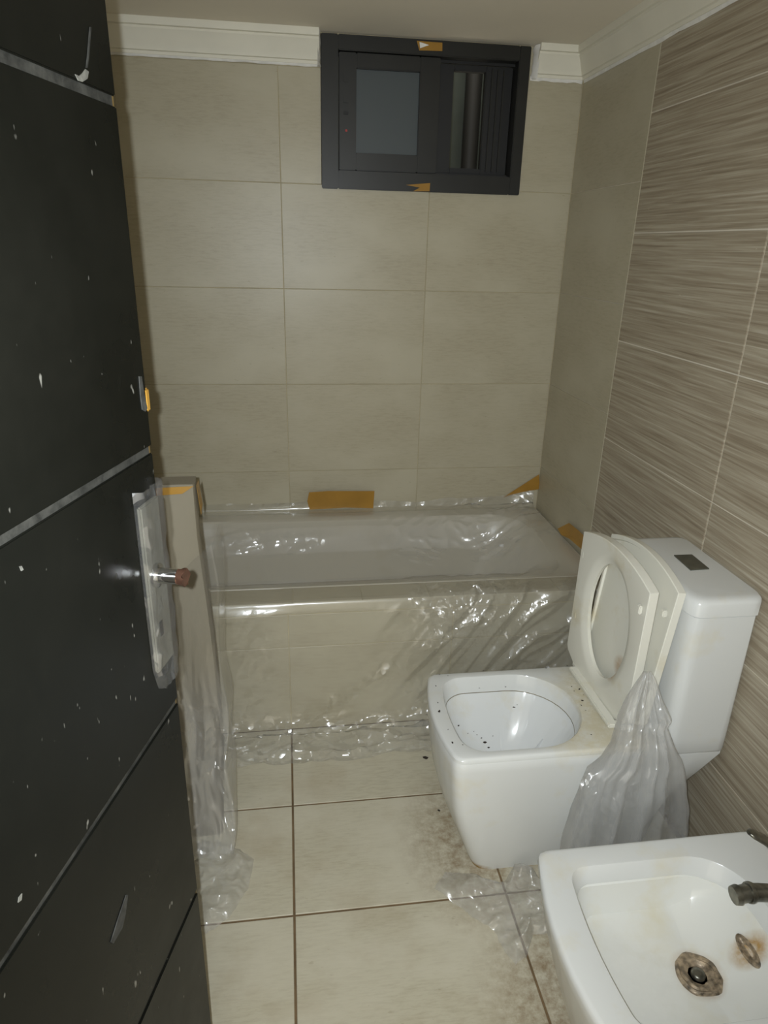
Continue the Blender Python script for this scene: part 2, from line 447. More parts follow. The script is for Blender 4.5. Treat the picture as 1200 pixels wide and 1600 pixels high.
ceiling = box('ceiling', (XL-.14, -.06, ZC), (W+.14, D+.14, ZC+.1), 'paint')
tag(ceiling, 'plain greyish painted ceiling', 'ceiling', kind='structure')

# crown moulding: (offset from the wall, drop below the ceiling)
CP = [(0, -.088), (.006, -.088), (.008, -.080), (.014, -.078), (.016, -.070), (.020, -.062), (.026, -.050), (.034, -.034), (.038, -.028), (.038, -.022), (.046, -.020), (.048, -.012), (.048, -.0005), (0, -.0005)]
def crown(name, a, b, nrm, m0, m1, label):
    """extrude the profile from a to b along the wall; m0/m1 = mitre slope at the ends"""
    d = (b-a).normalized(); R = []
    for p, m in ((a, m0), (b, m1)):
        R.append([p+nrm*o+Z*dz+d*(o*m) for o, dz in CP])
    v, f = loft(R, True, True); o = link(name, v, f, 'crown', None, 30)
    return tag(o, label, 'crown moulding', kind='structure')
eps = .0008
t1 = crown('trim_1', Vector((XL+.01, D-eps, ZC)), Vector((WX0-.006, D-eps, ZC)), -Y, 0, 0, 'white crown moulding on back wall between door and black window')
t2 = crown('trim_2', Vector((WX1+.018, D-eps, ZC)), Vector((W-eps, D-eps, ZC)), -Y, 0, -1, 'short white crown moulding between black window and wall corner')
t3 = crown('trim_3', Vector((W-eps, D-eps, ZC)), Vector((W-eps, YF, ZC)), -X, 1, 0, 'long white crown moulding on top of the brown tiled wall')
def bead(parent, a, b, nrm, h, amp, seed, n=60):
    """irregular smear of filler under the moulding"""
    d = b-a; R = []
    for i in range(n+1):
        p = a+d*(i/n); k = noise.noise(Vector((i*.22, seed, 0))); k2 = noise.noise(Vector((i*.9, seed+9, 0)))
        hh = max(.003, h+amp*k+amp*.3*k2); t = .004+.002*k2
        R.append([p+Z*.004, p+nrm*t+Z*.003, p+nrm*t*.7-Z*hh*.6, p-Z*hh])
    v, f = loft(R, True, True); put(link('caulk_bead', v, f, 'caulk', None, 60), parent)
zb = ZC-.088
bead(t1, Vector((XL+.02, D-.0006, zb)), Vector((WX0-.008, D-.0006, zb)), -Y, .006, .004, 1)
bead(t2, Vector((WX1+.005, D-.0006, zb)), Vector((W-.005, D-.0006, zb)), -Y, .009, .004, 4, 24)
bead(t3, Vector((W-.0006, D-.01, zb)), Vector((W-.0006, .4, zb)), -X, .009, .003, 7, 90)
for par, x0, sgn in ((t1, WX0-.006, 1), (t2, WX1+.018, -1)):
    # blob of filler closing the cut end beside the window
    R = []
    for i in range(9):
        z = ZC-.002-.092*i/8; k = noise.noise(Vector((i*.8, x0*9, 2)))
        ww = (.010+.010*k)*(1 if sgn > 0 else 1.7); dd = .030-.022*i/8+.006*k
        xa = x0-sgn*.004; xb = x0+sgn*max(.003, ww*.5)
        R.append([Vector((xa, D-.001, z)), Vector((xa, D-dd-.012, z)), Vector((xb, D-dd*.8, z)), Vector((xb, D-.001, z))])
    v, f = loft(R, True, True); put(link('caulk_end', v, f, 'caulk', None, 60), par)

# ------------------------------------------------------------------ window
win = tag(empty('window_1', (WX0, D, WZ0)), 'small black aluminium sliding window high on the beige back wall', 'window', kind='structure')
def wb(name, x0, x1, z0, z1, y0, y1, mat='black', bev=.0025, par=None):
    v, f = boxvf((x0, y0, z0), (x1, y1, z1), bev); o = link(name, v, f, mat)
    p = par or win
    if par:
        o.parent = par
    else: put(o, win)
    return o
yo, yi = D-.012, D+.085
wb('frame_jamb', WX0+.001, .183, WZ0+.001, WZ1-.001, yo, yi); wb('frame_jamb', .770, WX1-.001, WZ0+.001, WZ1-.001, yo, yi)
wb('frame_head', .183, .770, 2.010, WZ1-.001, yo, yi); wb('frame_sill', .183, .770, WZ0+.001, 1.672, yo, yi)
wb('track', .183, .770, 1.672, 1.680, D+.03, D+.038, 'gasket', 0); wb('track', .183, .770, 2.002, 2.010, D+.03, D+.038, 'gasket', 0)
sa = wb('sash', .186, .242, 1.674, 2.008, D-.002, D+.024)
wb('sash_rail', .242, .447, 1.674, 1.727, D-.002, D+.024, par=sa); wb('sash_rail', .242, .447, 1.965, 2.008, D-.002, D+.024, par=sa)
wb('sash_stile', .447, .514, 1.674, 2.008, D-.002, D+.024, par=sa)
wb('pane', .242, .447, 1.727, 1.965, D+.009, D+.014, 'frost', 0, par=sa)
wb('bead', .1855, .1885, 1.68, 2.002, D-.0045, D-.002, 'gasket', 0, par=sa)
for z, hh in ((1.925, .022), (1.868, .018), (1.835, .010)): wb('latch', .200, .216, z, z+hh, D-.006, D-.002, 'black' if hh > .015 else 'gasket', .001, par=sa)
wb('latch_dot', .206, .213, 1.786, 1.793, D-.004, D-.002, 'red', .001, par=sa)
sb = wb('sash', .518, .568, 1.680, 2.002, D+.042, D+.070, 'gasket')
wb('sash_stile', .676, .768, 1.680, 2.002, D+.042, D+.070, 'gasket', par=sb)
wb('sash_rail', .568, .676, 1.680, 1.698, D+.042, D+.070, 'gasket', par=sb); wb('sash_rail', .568, .676, 1.985, 2.002, D+.042, D+.070, 'gasket', par=sb)
for x in (.695, .715, .735): wb('groove_bar', x, x+.005, 1.69, 1.995, D+.036, D+.042, 'black', 0, par=sb)
v, f = join(boxvf((-.1, D+.75, 1.2), (1.2, D+.80, 2.6)), boxvf((-.15, D+.17, 1.2), (-.1, D+.80, 2.6)), boxvf((1.2, D+.17, 1.2), (1.25, D+.80, 2.6)))
tag(link('wall_outside', v, f, 'shaft'), 'dark shaft wall seen through the open half of window', 'wall', kind='structure')
v, f = cylvf((.80, D+.70, 1.2), (.80, D+.70, 2.6), .035)
tag(link('drain_pipe', v, f, 'gasket', None, 40), 'dark vertical pipe in the shaft outside the window', 'pipe')

def ribbon(name, pts, nrm, mat, label, cat='tape', lift=.0015, group=None):
    """a piece of tape: outline on a plane, given a little thickness and a curled surface"""
    n = len(pts); nrm = Vector(nrm)
    c = sum((Vector(p) for p in pts), Vector())/n
    A = [Vector(p)+nrm*lift for p in pts]; B = [Vector(p)+nrm*(lift+.0006) for p in pts]
    # inner ring with slight waviness so that the tape glints
    I = [c+(p-c)*.55+nrm*(.0010+.0016*noise.noise(p*60)) for p in B]
    V = A+B+I+[c+nrm*(lift+.0012)]; F = [list(range(n))[::-1]]
    for j in range(n):
        k = (j+1) % n
        F += [[j, k, n+k, n+j], [n+j, n+k, 2*n+k, 2*n+j], [2*n+j, 2*n+k, 3*n]]
    o = link(name, V, F, mat, None, 40)
    return tag(o, label, cat, group)
P = lambda L, ax, v: [at(x, y, ax, v) for x, y in L]
ribbon('packing_tape', P([(651, 64), (691, 67), (691, 80), (655, 79)], 'y', yo), -Y, 'tape', 'scrap of brown tape on top bar of black window frame')
ribbon('paper_scrap', P([(655, 66), (670, 71), (656, 76)], 'y', yo), -Y, 'caulk', 'white triangular paper scrap on tape at window top bar', 'paper', .004)
ribbon('packing_tape', P([(634, 289), (672, 286), (671, 299), (645, 299), (657, 293)], 'y', yo), -Y, 'tape', 'torn brown tape scrap on bottom bar of black window frame')

# ------------------------------------------------------------------ bathtub with tiled apron
TY, TZ = 1.797, .455
tub = tag(empty('bathtub', (.15, TY, 0)), 'built-in bathtub with beige tiled apron, covered by clear plastic film', 'bathtub')
apron = box('apron', (XL+.004, TY+TT, 0), (W-.004, TY+.095, TZ-TT), 'grout_beige', tub)
def lay_on(par, *a, **k):
    before = set(bpy.data.objects); lay(tub, *a, **k)
    for o in set(bpy.data.objects)-before:
        o.parent = par; o.matrix_parent_inverse = par.matrix_parent_inverse.copy() if False else Matrix.Identity(4)
        o.matrix_basis = Matrix.Translation(tub.location) @ o.matrix_basis
lay_on(apron, Vector((0, TY+TT, 0)), X, Z, grid(XL+.005, W-.005, -.0194, .5044), [.002, .303, .415], 'wall_tile', .0028)
lay_on(apron, Vector((0, TY+TT, 0)), X, Z, [XL+.005, W-.005], [.415, TZ], 'wall_tile', .003)
lay_on(apron, Vector((0, 0, TZ-TT)), X, Y, grid(XL+.005, W-.005, .2025, .206), [TY, TY+.095], 'wall_tile', .0022)
c = (.15, 2.19); N = 160
outer = polar(rrect(XL+.006, W-.006, TY+.096, D-.006, .01), c, N)
inn = polar(rrect(XL+.09, W-.10, TY+.115, D-.075, .15, rb=.12), c, N)
def innk(dx, dy, r): return polar(rrect(XL+.09+dx, W-.10-dx, TY+.115+dy, D-.075-dy, r), c, N)
R = [z3(outer, .40), z3(outer, TZ-.004), z3(shrink(outer, c, .004), TZ), z3(shrink(inn, c, -.012), TZ), z3(inn, TZ-.006),
     z3(innk(.03, .01, .14), TZ-.12), z3(innk(.08, .03, .15), TZ-.28), z3(innk(.13, .06, .15), TZ-.35), z3(innk(.2, .12, .12), TZ-.375), z3(innk(.3, .2, .05), TZ-.378)]
v, f = loft(R, False, True)
put(link('tub_shell', v, f, 'tub', None, 40), tub)

# ------------------------------------------------------------------ clear film over the tub
def nz(a, b, s=0): return noise.noise(Vector((a, b, s)))
def ridge(a, b, s=0): return 1-2*abs(noise.noise(Vector((a, b, s))))
def paint_film(o, cols):
    a = o.data.attributes.new('film', 'FLOAT_COLOR', 'POINT')
    a.data.foreach_set('color', [c for k in cols for c in (k[0], k[1], 0, 1)])
def film_grid(name, nu, nv, fn, mat, label, group=None, cat='plastic film', smooth=180):
    VA = [fn(i/nu, j/nv) for j in range(nv+1) for i in range(nu+1)]; F = []
    V = [a[0] for a in VA]
    for j in range(nv):
        for i in range(nu):
            a = j*(nu+1)+i; F.append([a, a+1, a+nu+2, a+nu+1])
    o = link(name, V, F, mat, None, smooth); paint_film(o, [(a[1], a[2]) for a in VA]); return tag(o, label, cat, group)
def sm(a, b, x):
    k = max(0, min(1, (x-a)/(b-a))); return k*k*(3-2*k)
def tubfilm(u, s):
    x = XL+.03+(W-.025-XL-.03)*u
    ztop = .505+.018*nz(x*3, 1)+.010*nz(x*9, 4)+.03*max(0, (x-.86)/.14)
    yfront = 1.625+.03*nz(x*2.2, 7)+.012*nz(x*11, 3)
    path = [(D-.012, ztop), (D-.018, .475), (2.455, .466), (2.40, .440), (2.33, .37), (2.18, .335), (2.02, .37), (1.935, .450), (1.895, .4675), (1.86, .4665), (1.799, .464), (1.788, .455), (1.784, .43), (1.780, .30), (1.779, .15), (1.772, .045), (1.752, .012), (1.70, .009), (yfront, .007)]
    wd = sm(.895, .70, x)*sm(-.605, -.45, x)
    path = [(a, .468+(b-.468)*wd) if 1.90 < a < 2.44 else (a, b) for a, b in path]
    L = [0]
    for a, b in zip(path, path[1:]): L.append(L[-1]+math.hypot(b[0]-a[0], b[1]-a[1]))
    t = s*L[-1]; i = 0
    while i < len(path)-2 and L[i+1] < t: i += 1
    k = (t-L[i])/(L[i+1]-L[i]); a, b = path[i], path[i+1]
    y, z = a[0]+(b[0]-a[0])*k, a[1]+(b[1]-a[1])*k
    ny, nzn = (b[1]-a[1]), -(b[0]-a[0]); ll = math.hypot(ny, nzn); ny, nzn = ny/ll, nzn/ll
    if nzn < 0 or (abs(nzn) < .3 and ny > 0): ny, nzn = -ny, -nzn
    right = min(1, max(0, (x-.20)/.35)); left = 1-right
    # long pleats: steep on the right, shallow on the left; fine crinkles everywhere
    rr = lambda a, b, c_: max(0, ridge(a, b, c_))**2.2
    p1 = .8*x+.6*t; q1 = .6*x-.8*t
    rimq = sm(.012, .05, abs(z-.466)) if x < .35 else 1
    onap = sm(1.90, 1.80, y)
    d = .016*right*onap*rr(p1*13, q1*1.5, 3)+.008*right*onap*rr(p1*29, q1*3, 6)
    p2 = .30*x+.95*t; q2 = .95*x-.30*t
    d += .012*left*rr(p2*8, q2*1.2, 5)*sm(-.05, .25, nz(x*2.3, t*2.3, 8))
    crk = sm(-.08, .30, nz(x*3.1, t*3.6, 11))
    d += (.002+.005*right)*crk*rr(x*17, t*21, 9)
    foot = sm(.085, .03, z)*sm(1.9, 1.7, y)
    d += foot*.016*rr(x*4, t*19, 12)+foot*.010*rr(x*12+t*5, t*14, 13)
    bk = sm(2.28, 2.42, y)*sm(.45, .05, x)+sm(2.1, 2.35, y)*sm(.60, .80, x)
    d += .014*min(1, bk)*rr(x*3+t*4, t*15+x*2, 15)
    d = max(d*rimq, -.003)
    band = sm(.06, .0, abs((x-.20)*.62-(z-.16)-.0*t)) if onap else 0
    c1 = max(foot*.9, min(1, bk)*.8*sm(-.25, .2, nz(x*4, t*5, 21)), right*onap*(.35+.6*crk), .75*band*onap, .28*crk*left)*rimq
    hz_ = .5+.35*crk+.5*foot+.8*(1-onap)*sm(.47, .40, z)+.5*right
    return Vector((x+.004*nz(x*8, t*8, 20), y+ny*d, max(.004, z+nzn*d))), c1, hz_
film_grid('plastic_sheet', 230, 210, tubfilm, 'film', 'large clear plastic sheet draped over the bathtub and its apron')

ribbon('packing_tape', P([(483, 769), (512, 767), (585, 767), (583, 794), (540, 793), (484, 796), (480, 783)], 'y', D-.020), -Y, 'tape', 'long brown tape strip sealing plastic to back wall above tub')
ribbon('packing_tape', P([(842, 741), (843, 764), (815, 769), (786, 777)], 'y', D-.006), -Y, 'tape', 'pointed brown tape piece in corner of back and right walls')
ribbon('packing_tape', [at(872, 826, 'x', W-.03), at(890, 817, 'x', W-.012), at(905, 829, 'x', W-.006), at(924, 848, 'x', W-.004), at(916, 864, 'x', W-.004), at(893, 843, 'x', W-.012), at(878, 836, 'x', W-.03)], -X, 'tape', 'folded brown tape piece on right wall behind toilet seat')

# ------------------------------------------------------------------ toilet
toi = tag(empty('toilet', (.66, 1.335, 0)), 'white one-piece square toilet with seat and lid raised, debris on rim', 'toilet')
c = (.53, 1.335); N = 176
def body(z, xf, xb, y0, y1, bu, r): return z3(polar(rrect(xf, xb, y0, y1, r, bu, 5, .012), c, N), z)
R = [body(0, .428, .86, 1.213, 1.457, .008, .03), body(.03, .418, .86, 1.207, 1.463, .012, .03), body(.08, .402, .862, 1.198, 1.472, .016, .028),
     body(.16, .376, .868, 1.186, 1.484, .020, .025), body(.22, .362, .89, 1.180, 1.490, .022, .022), body(.29, .353, .95, 1.175, 1.495, .024, .02),
     body(.345, .349, .990, 1.172, 1.498, .025, .018), body(.368, .349, .990, 1.172, 1.498, .025, .018), body(.3705, .350, .989, 1.1735, 1.4965, .025, .018), body(.373, .3475, .990, 1.170, 1.500, .025, .016), body(.382, .3475, .990, 1.170, 1.500, .025, .016),
     body(.3855, .350, .988, 1.1725, 1.4975, .025, .018), body(.387, .354, .984, 1.1765, 1.4935, .025, .018)]
nb = len(R)
def egg(d, z):
    P_ = []
    for x, y in rrect(.380+d, .690-d, 1.194+d, 1.474-d, .05, .016, 8, .135-d*.5): P_.append((x, y))
    return z3(polar(P_, c, N), z)
R += [egg(-.006, .387), egg(-.002, .3862), egg(0, .383), egg(.006, .350), egg(.0083, .3440), egg(.009, .342), egg(-.004, .3412), egg(.002, .333), egg(.016, .30), egg(.04, .25), egg(.075, .21), egg(.10, .19), egg(.12, .185)]
v, f = loft(R, True, True)
fm = [0]*((nb+4)*N)+[2]*N+[1]*(len(f)-(nb+5)*N-2)+[0, 1]  # narrow ring along the bowl's inner lip gets a darker tone
put(link('bowl', v, f, 'ceramic', None, 40, ['ceramic', 'bowl', 'lip_ring'], fm), toi)
bowl_tree = BVHTree.FromPolygons([tuple(p) for p in v], f)
ct = (.90, 1.335)
def tnk(z, d, r=.022): return z3(polar(rrect(.840+d, .992, 1.167+d, 1.503-d, r, .004, 6, .012), ct, 96), z)
v, f = loft([tnk(.352, .006), tnk(.36, .002), tnk(.40, .001), tnk(.718, 0), tnk(.7195, .003)], True, True)
put(link('tank', v, f, 'ceramic', None, 40), toi)
def tl(z, d): return z3(polar(rrect(.836+d, .994, 1.163+d, 1.507-d, .024, .005, 6, .014), ct, 96), z)
v, f = loft([tl(.7205, .003), tl(.722, 0), tl(.750, 0), tl(.757, .003), tl(.7615, .010), tl(.763, .022)], True, True)
lid = put(link('tank_lid', v, f, 'ceramic', None, 40), toi)
bp = P([(1053, 868), (1081, 867), (1108, 889), (1079, 891)], 'z', .764)
v, f = loft([[Vector((p.x, p.y, .7625)) for p in bp], [Vector((p.x, p.y, .7655)) for p in bp]], True, True)
o = link('flush_button', v, f, 'button'); o.parent = lid; o['label'] = 'dull grey rectangular flush button'

def plate(name, rings, org, across, up, nrm, mat, loop, sm=35):
    """rings of (a, l, t): across, along, thickness"""
    RR = [[org+across*a+up*l+nrm*t for a, l, t in r] for r in rings]
    v, f = loft(RR, not loop, not loop, loop)
    return link(name, v, f, mat, None, sm)
def seat_out(d=0, L=.405, hw=.165):
    P_ = []
    # hinge end narrower, front edge bowed
    n = 14
    P_ += [(-(hw-.055)+d, d), (hw-.055-d, d), (hw-.006-d, .022+d*.6), (hw-d, .034)]
    P_ += [(hw-d, .36-d*.5)]
    for k in range(n+1):
        a = hw-d-(2*(hw-d))*k/n; P_.append((a, L-.032-d+.032*(1-(a/(hw-d))**2)))
    P_ += [(-hw+d, .36-d*.5), (-hw+d, .034), (-hw+.006+d, .022+d*.6)]
    return P_
sc = (0, .195); NS = 120
def so(d, t): return [(a, l, t) for a, l in polar(seat_out(d), sc, NS)]
def si(d, t):
    return [(( .100-d)*math.cos(2*math.pi*k/NS), sc[1]+.004+(.156-d)*math.sin(2*math.pi*k/NS)*(1 if math.sin(2*math.pi*k/NS) > 0 else .96), t) for k in range(NS)]
th = math.radians(1.5)
up = Vector((.0, math.sin(-th*.6), math.cos(th))).normalized(); ac = Vector((-.03, 1, .02)).normalized(); ac = (ac-up*ac.dot(up)).normalized(); nr = ac.cross(up).normalized()
if nr.x > 0: nr = -nr      # nr points to the front of the toilet
rings = [so(.0015, .022), so(0, .0205), so(0, .001), so(.001, 0), si(-.004, 0), si(0, .003), si(.002, .012), si(-.012, .0195), si(-.024, .022)]
seat = plate('seat', rings, Vector((.772, 1.380, .392)), ac, up, nr, 'seat', True)
put(seat, toi)
for px, py in ((1001, 952), (914, 866), (902, 960)):
    q = at(px, py, 'x', .752); v, f = boxvf((.745, q.y-.006, q.z-.010), (.7535, q.y+.006, q.z+.010), .002)
    o = link('bumper', v, f, 'seat'); o.parent = seat
upl = Vector((.036, 0, .395)).normalized(); acl = Vector((0, 1, 0)); nl = Vector((-upl.z, 0, upl.x))
def lo_(d, t): return [(a, l, t) for a, l in polar(seat_out(d, .402, .162), sc, NS)]
rings = [lo_(.03, .014), lo_(.012, .014), lo_(.009, .019), lo_(.0015, .019), lo_(0, .0175), lo_(0, .001), lo_(.002, 0), lo_(.03, -.001)]
lidp = plate('seat_lid', rings, Vector((.797, 1.357, .397)), acl, upl, nl, 'seat', False)
put(lidp, toi)
q = at(1036, 958, 'x', .800); v, f = boxvf((q.x-.004, q.y-.006, q.z-.008), (q.x+.008, q.y+.006, q.z+.008), .002)
o = link('bumper', v, f, 'seat'); o.parent = lidp
v, f = join(boxvf((.729, 1.236, .3872), (.753, 1.480, .3985), .003), boxvf((.746, 1.225, .3872), (.782, 1.250, .402), .003), boxvf((.746, 1.460, .3872), (.790, 1.500, .402), .003))
put(link('hinge_bar', v, f, 'seat', None, 40), toi)

# ------------------------------------------------------------------ crumbs on the toilet rim and floor
def crumb_mesh(seed):
    random.seed(seed); bm = bmesh.new(); bmesh.ops.create_icosphere(bm, subdivisions=1, radius=1)
    for v_ in bm.verts: v_.co *= random.uniform(.6, 1.25)
    me = bpy.data.meshes.new('debris_flake'); bm.to_mesh(me); bm.free(); me.materials.append(MT['crumb']); return me
CM = [crumb_mesh(i) for i in range(4)]
def crumb(px, py, z, s, label, group):
    p = at(px, py, 'z', z); o = bpy.data.objects.new('debris_flake', random.choice(CM)); C.objects.link(o)
    o.scale = (s*1.3, s*.8, s*.4); o.location = (p.x, p.y, z+s*.3); o.rotation_euler = (0, 0, random.uniform(0, 3))
    tag(o, label, 'debris', group)
random.seed(3)
for px, py, s in ((681, 1072, .002), (686, 1112, .0042), (684, 1098, .002), (707, 1161, .003), (700, 1140, .0015), (853, 1044, .0022), (886, 1040, .0018), (687, 1054, .0018), (905, 1077, .003), (910, 1095, .003), (908, 1102, .002), (893, 1073, .0018), (897, 1080, .0015), (924, 1148, .0016), (700, 1056, .0014), (755, 1048, .0014), (912, 1086, .0014), (915, 1110, .0014), (723, 1164, .0015)):
    crumb(px, py, .3872, s, 'tiny dark crumb lying on the white toilet rim', 'crumbs on the toilet rim')
for px, py, s in ((757, 1160, .0045), (763, 1168, .003), (752, 1153, .002), (803, 1105, .0028), (808, 1101, .0014), (716, 1134, .003), (731, 1146, .0015), (740, 1143, .0014), (749, 1075, .0015), (790, 1073, .0018), (745, 1148, .0014), (770, 1150, .0014)):
    dr_ = at(px, py, 'z', 0)-CAM; hit, nn, _, _ = bowl_tree.ray_cast(CAM, dr_.normalized())
    if hit is None: continue
    o = bpy.data.objects.new('debris_flake', random.choice(CM)); C.objects.link(o)
    o.scale = (s*1.4, s*.7, s*.4); o.rotation_euler = nn.to_track_quat('Z', 'Y').to_euler() if nn.z > 0 else (-nn).to_track_quat('Z', 'Y').to_euler()
    o.location = hit+(nn if nn.z > 0 else -nn)*s*.3
    tag(o, 'tiny dark crumb stuck inside the white toilet bowl', 'debris', 'crumbs inside the toilet bowl')
for px, py, z, s, lb in ((665, 1185, 0, .0075, 'large dark dirt flake on floor between bathtub and toilet'), (686, 1267, 0, .004, 'small dark dirt flake at the foot of the toilet front')):
    crumb(px, py, z, s, lb, None)
for px, py, s in ((680, 1192, .003), (681, 1200, .002)):
    crumb(px, py, 0, s, 'tiny crumb right beside the large dark flake on the floor', 'crumbs beside the large flake')

# ------------------------------------------------------------------ bidet
bid = tag(empty('bidet', (.66, .745, 0)), 'white square bidet with yellow-stained basin and rusty drain', 'bidet')
c = (.655, .745); N = 176
def bb(z, xf, xb, y0, y1, bu, r): return z3(polar(rrect(xf, xb, y0, y1, r, bu, 5, .02), c, N), z)
R = [bb(0, .53, .86, .62, .87, .01, .03), bb(.06, .515, .862, .605, .885, .015, .03), bb(.16, .488, .87, .582, .908, .02, .028), bb(.26, .466, .89, .564, .926, .026, .022),
     bb(.325, .456, .903, .556, .934, .03, .018), bb(.352, .452, .906, .552, .938, .032, .014), bb(.3615, .453, .905, .553, .937, .032, .014), bb(.3652, .4565, .902, .5565, .9335, .032, .014), bb(.366, .461, .898, .561, .929, .032, .014)]
nb = len(R)
def bo(d, z): return z3(polar(rrect(.497+d, .815-d, .601+d, .889-d, .03, .014, 8, .095), c, N), z)
dr = (.691, .745)
def bs(k, z, dz=0):
    out = []
    for p in bo(.004, 0):
        x, y = dr[0]+(p.x-dr[0])*k, dr[1]+(p.y-dr[1])*k
        out.append(Vector((x, y, z+dz*max(0, (x-.70)))))
    return out
R += [bo(-.007, .366), bo(-.002, .3652), bo(0, .362), bo(.007, .338), bo(.0087, .3336), bo(.009, .332), bo(-.004, .331), bs(.985, .322, .06), bs(.95, .285, .38), bs(.88, .264, .50), bs(.6, .257, .45), bs(.3, .2515), bs(.14, .2495)]
v, f = loft(R, True, True)
fm = [0]*((nb+5)*N)+[1]*(len(f)-(nb+5)*N-2)+[0, 1]
put(link('body', v, f, 'ceramic', None, 40, ['ceramic', 'basin'], fm), bid)
# drain: crusted flange with a metal plug
def disc_rings(cn, prof, n=32, wob=0):
    return [[Vector((cn[0]+r*(1+wob*nz(math.cos(2*math.pi*k/n)*2, math.sin(2*math.pi*k/n)*2, r*90))*math.cos(2*math.pi*k/n), cn[1]+r*(1+wob*nz(math.cos(2*math.pi*k/n)*2, math.sin(2*math.pi*k/n)*2, r*90))*math.sin(2*math.pi*k/n), cn[2]+z)) for k in range(n)] for r, z in prof]
MT['rust'] = mat_plain('rusty_flange', srgb(150, 134, 112), .45, .3, var=.75, nscale=85, bump=1.0, bscale=120)
v, f = loft(disc_rings((dr[0], dr[1], .2505), [(.041, -.002), (.040, .003), (.035, .0055), (.030, .0035), (.026, .0055), (.020, .002), (.016, -.001)], wob=.12), False, True)
d_ = put(link('drain', v, f, 'rust', None, 50), bid); d_['label'] = 'rust-crusted drain flange'
v, f = loft(disc_rings((dr[0], dr[1], .250), [(.0125, -.001), (.0125, .004), (.010, .007), (.004, .008)]), False, True)
o = link('drain_plug', v, f, 'worn', None, 50); o.parent = d_
# overflow slot on the back wall of the basin
q = Vector((.775, .745, .300)); vN = Vector((-.55, 0, .84)).normalized(); vU = Vector((.84, 0, .55)).normalized()
R = []
for k_, (sa_, off) in enumerate(((1.25, -.004), (1.2, .002), (1, .003), (.75, -.001), (.45, -.004))):
    R.append([q+vN*off+Y*math.cos(2*math.pi*j/24)*.025*sa_+vU*math.sin(2*math.pi*j/24)*.0095*sa_ for j in range(24)])
v, f = loft(R, False, True); put(link('overflow', v, f, 'rust', None, 50), bid)
# mixer tap
yb_ = .748
fb = put(link('faucet', *loft(disc_rings((.862, yb_, .366), [(.027, 0), (.027, .006), (.022, .010), (.021, .055), (.023, .060), (.023, .088), (.018, .096), (.008, .099)], 28), True, True), 'worn', None, 40), bid)
fb['label'] = 'worn grey metal mixer tap'
def sub(o, par, root):
    o.parent = par; return o
v, f = join(tubevf([(.856, yb_, .418), (.80, yb_, .430), (.765, yb_, .437), (.750, yb_, .439)], [.015, .0145, .0145, .0145]), tubevf([(.752, yb_, .4385), (.748, yb_, .4392), (.744, yb_, .4395)], [.0165, .0175, .0165]), tubevf([(.746, yb_, .439), (.728, yb_, .437)], [.0145, .014]), tubevf([(.729, yb_, .437), (.727, yb_, .437), (.719, yb_, .436)], [.0155, .0165, .0150]))
sub(link('spout', v, f, 'worn', None, 45), fb, bid)
v, f = join(tubevf([(.862, yb_, .462), (.830, yb_, .490), (.780, yb_, .528), (.745, yb_, .557), (.722, yb_, .572), (.714, yb_, .576)], [(.010, .008), (.011, .007), (.012, .006), (.013, .006), (.011, .005), (.005, .003)]), )
sub(link('lever', v, f, 'worn', None, 60), fb, bid)

# ------------------------------------------------------------------ clear bag hanging beside the toilet
outl = [(.602, .742, .758), (.585, .735, .768), (.54, .707, .785), (.50, .690, .805), (.485, .688, .795), (.44, .676, .815), (.40, .660, .838), (.375, .632, .848), (.33, .622, .860), (.267, .612, .878), (.21, .603, .892), (.157, .596, .900), (.10, .600, .905), (.05, .606, .90), (.012, .61, .90)]
def bag(u, s):
    t = s*(len(outl)-1); i = min(int(t), len(outl)-2); k = t-i
    z, x0, x1 = [outl[i][j]+(outl[i+1][j]-outl[i][j])*k for j in range(3)]
    a = 2*math.pi*u; cx, hw = (x0+x1)/2, (x1-x0)/2
    hw *= 1+.03*nz(z*18, 3, math.sin(a))
    ca, sa_ = math.cos(a), math.sin(a)
    x = cx+hw*ca
    dep = .006+.030*min(1, (.61-z)/.30)
    fold = .020*max(0, ridge((x-cx)/hw*1.9+.4, z*1.3, 4))**1.5+.006*max(0, ridge((x-cx)/hw*5, z*3, 7))**2
    ycn = 1.125
    if z > .44: ycn = 1.125+.035*(z-.44)/.16
    y = ycn-dep*sa_-fold*(1 if sa_ > 0 else -.2)*min(1, (.62-z)/.12)
    y = min(y, 1.160)
    return Vector((x, y, max(.006, z+.004*nz(x*30, z*20, 2)))), sm(-.35, .2, nz(x*9, z*9, 33)+.1*sa_), .8+.4*max(0, fold*60)
film_grid('plastic_bag', 110, 120, bag, 'film2', 'clear crinkled plastic bag hanging down from raised toilet lid', cat='plastic bag')

def floor_film(name, pts, ctr, hmax, seed, label, nr_=46, na=150, mat='film3', lift=False):
    """crumpled sheet lying on the floor inside an outline"""
    poly = polar([(p.x, p.y) for p in pts], ctr, na); V = []; F = []
    for i in range(nr_+1):
        k = i/nr_
        for j in range(na):
            x = ctr[0]+(poly[j][0]-ctr[0])*k; y = ctr[1]+(poly[j][1]-ctr[1])*k
            e = min(1, (1-k)/.25)
            hm_ = hmax*(.45+.9*sm(ctr[0]-.08, ctr[0]+.08, x) if lift else 1)
            h = .006+hm_*e*(.35+.65*abs(nz(x*9, y*9, seed)))*(.45+.55*max(0, ridge(x*13+seed, y*13, seed)))+.007*max(0, ridge(x*33, y*33, seed+2))
            V.append(Vector((x, y, h)))
    for i in range(nr_):
        for j in range(na):
            a, b = i*na, (i+1)*na; F.append([a+j, a+(j+1) % na, b+(j+1) % na, b+j])
    o = link(name, V, F, mat, None, 180); paint_film(o, [(sm(-.3, .3, nz(p.x*11, p.y*11, seed+5)), 1) for p in V]); return tag(o, label, 'plastic film')
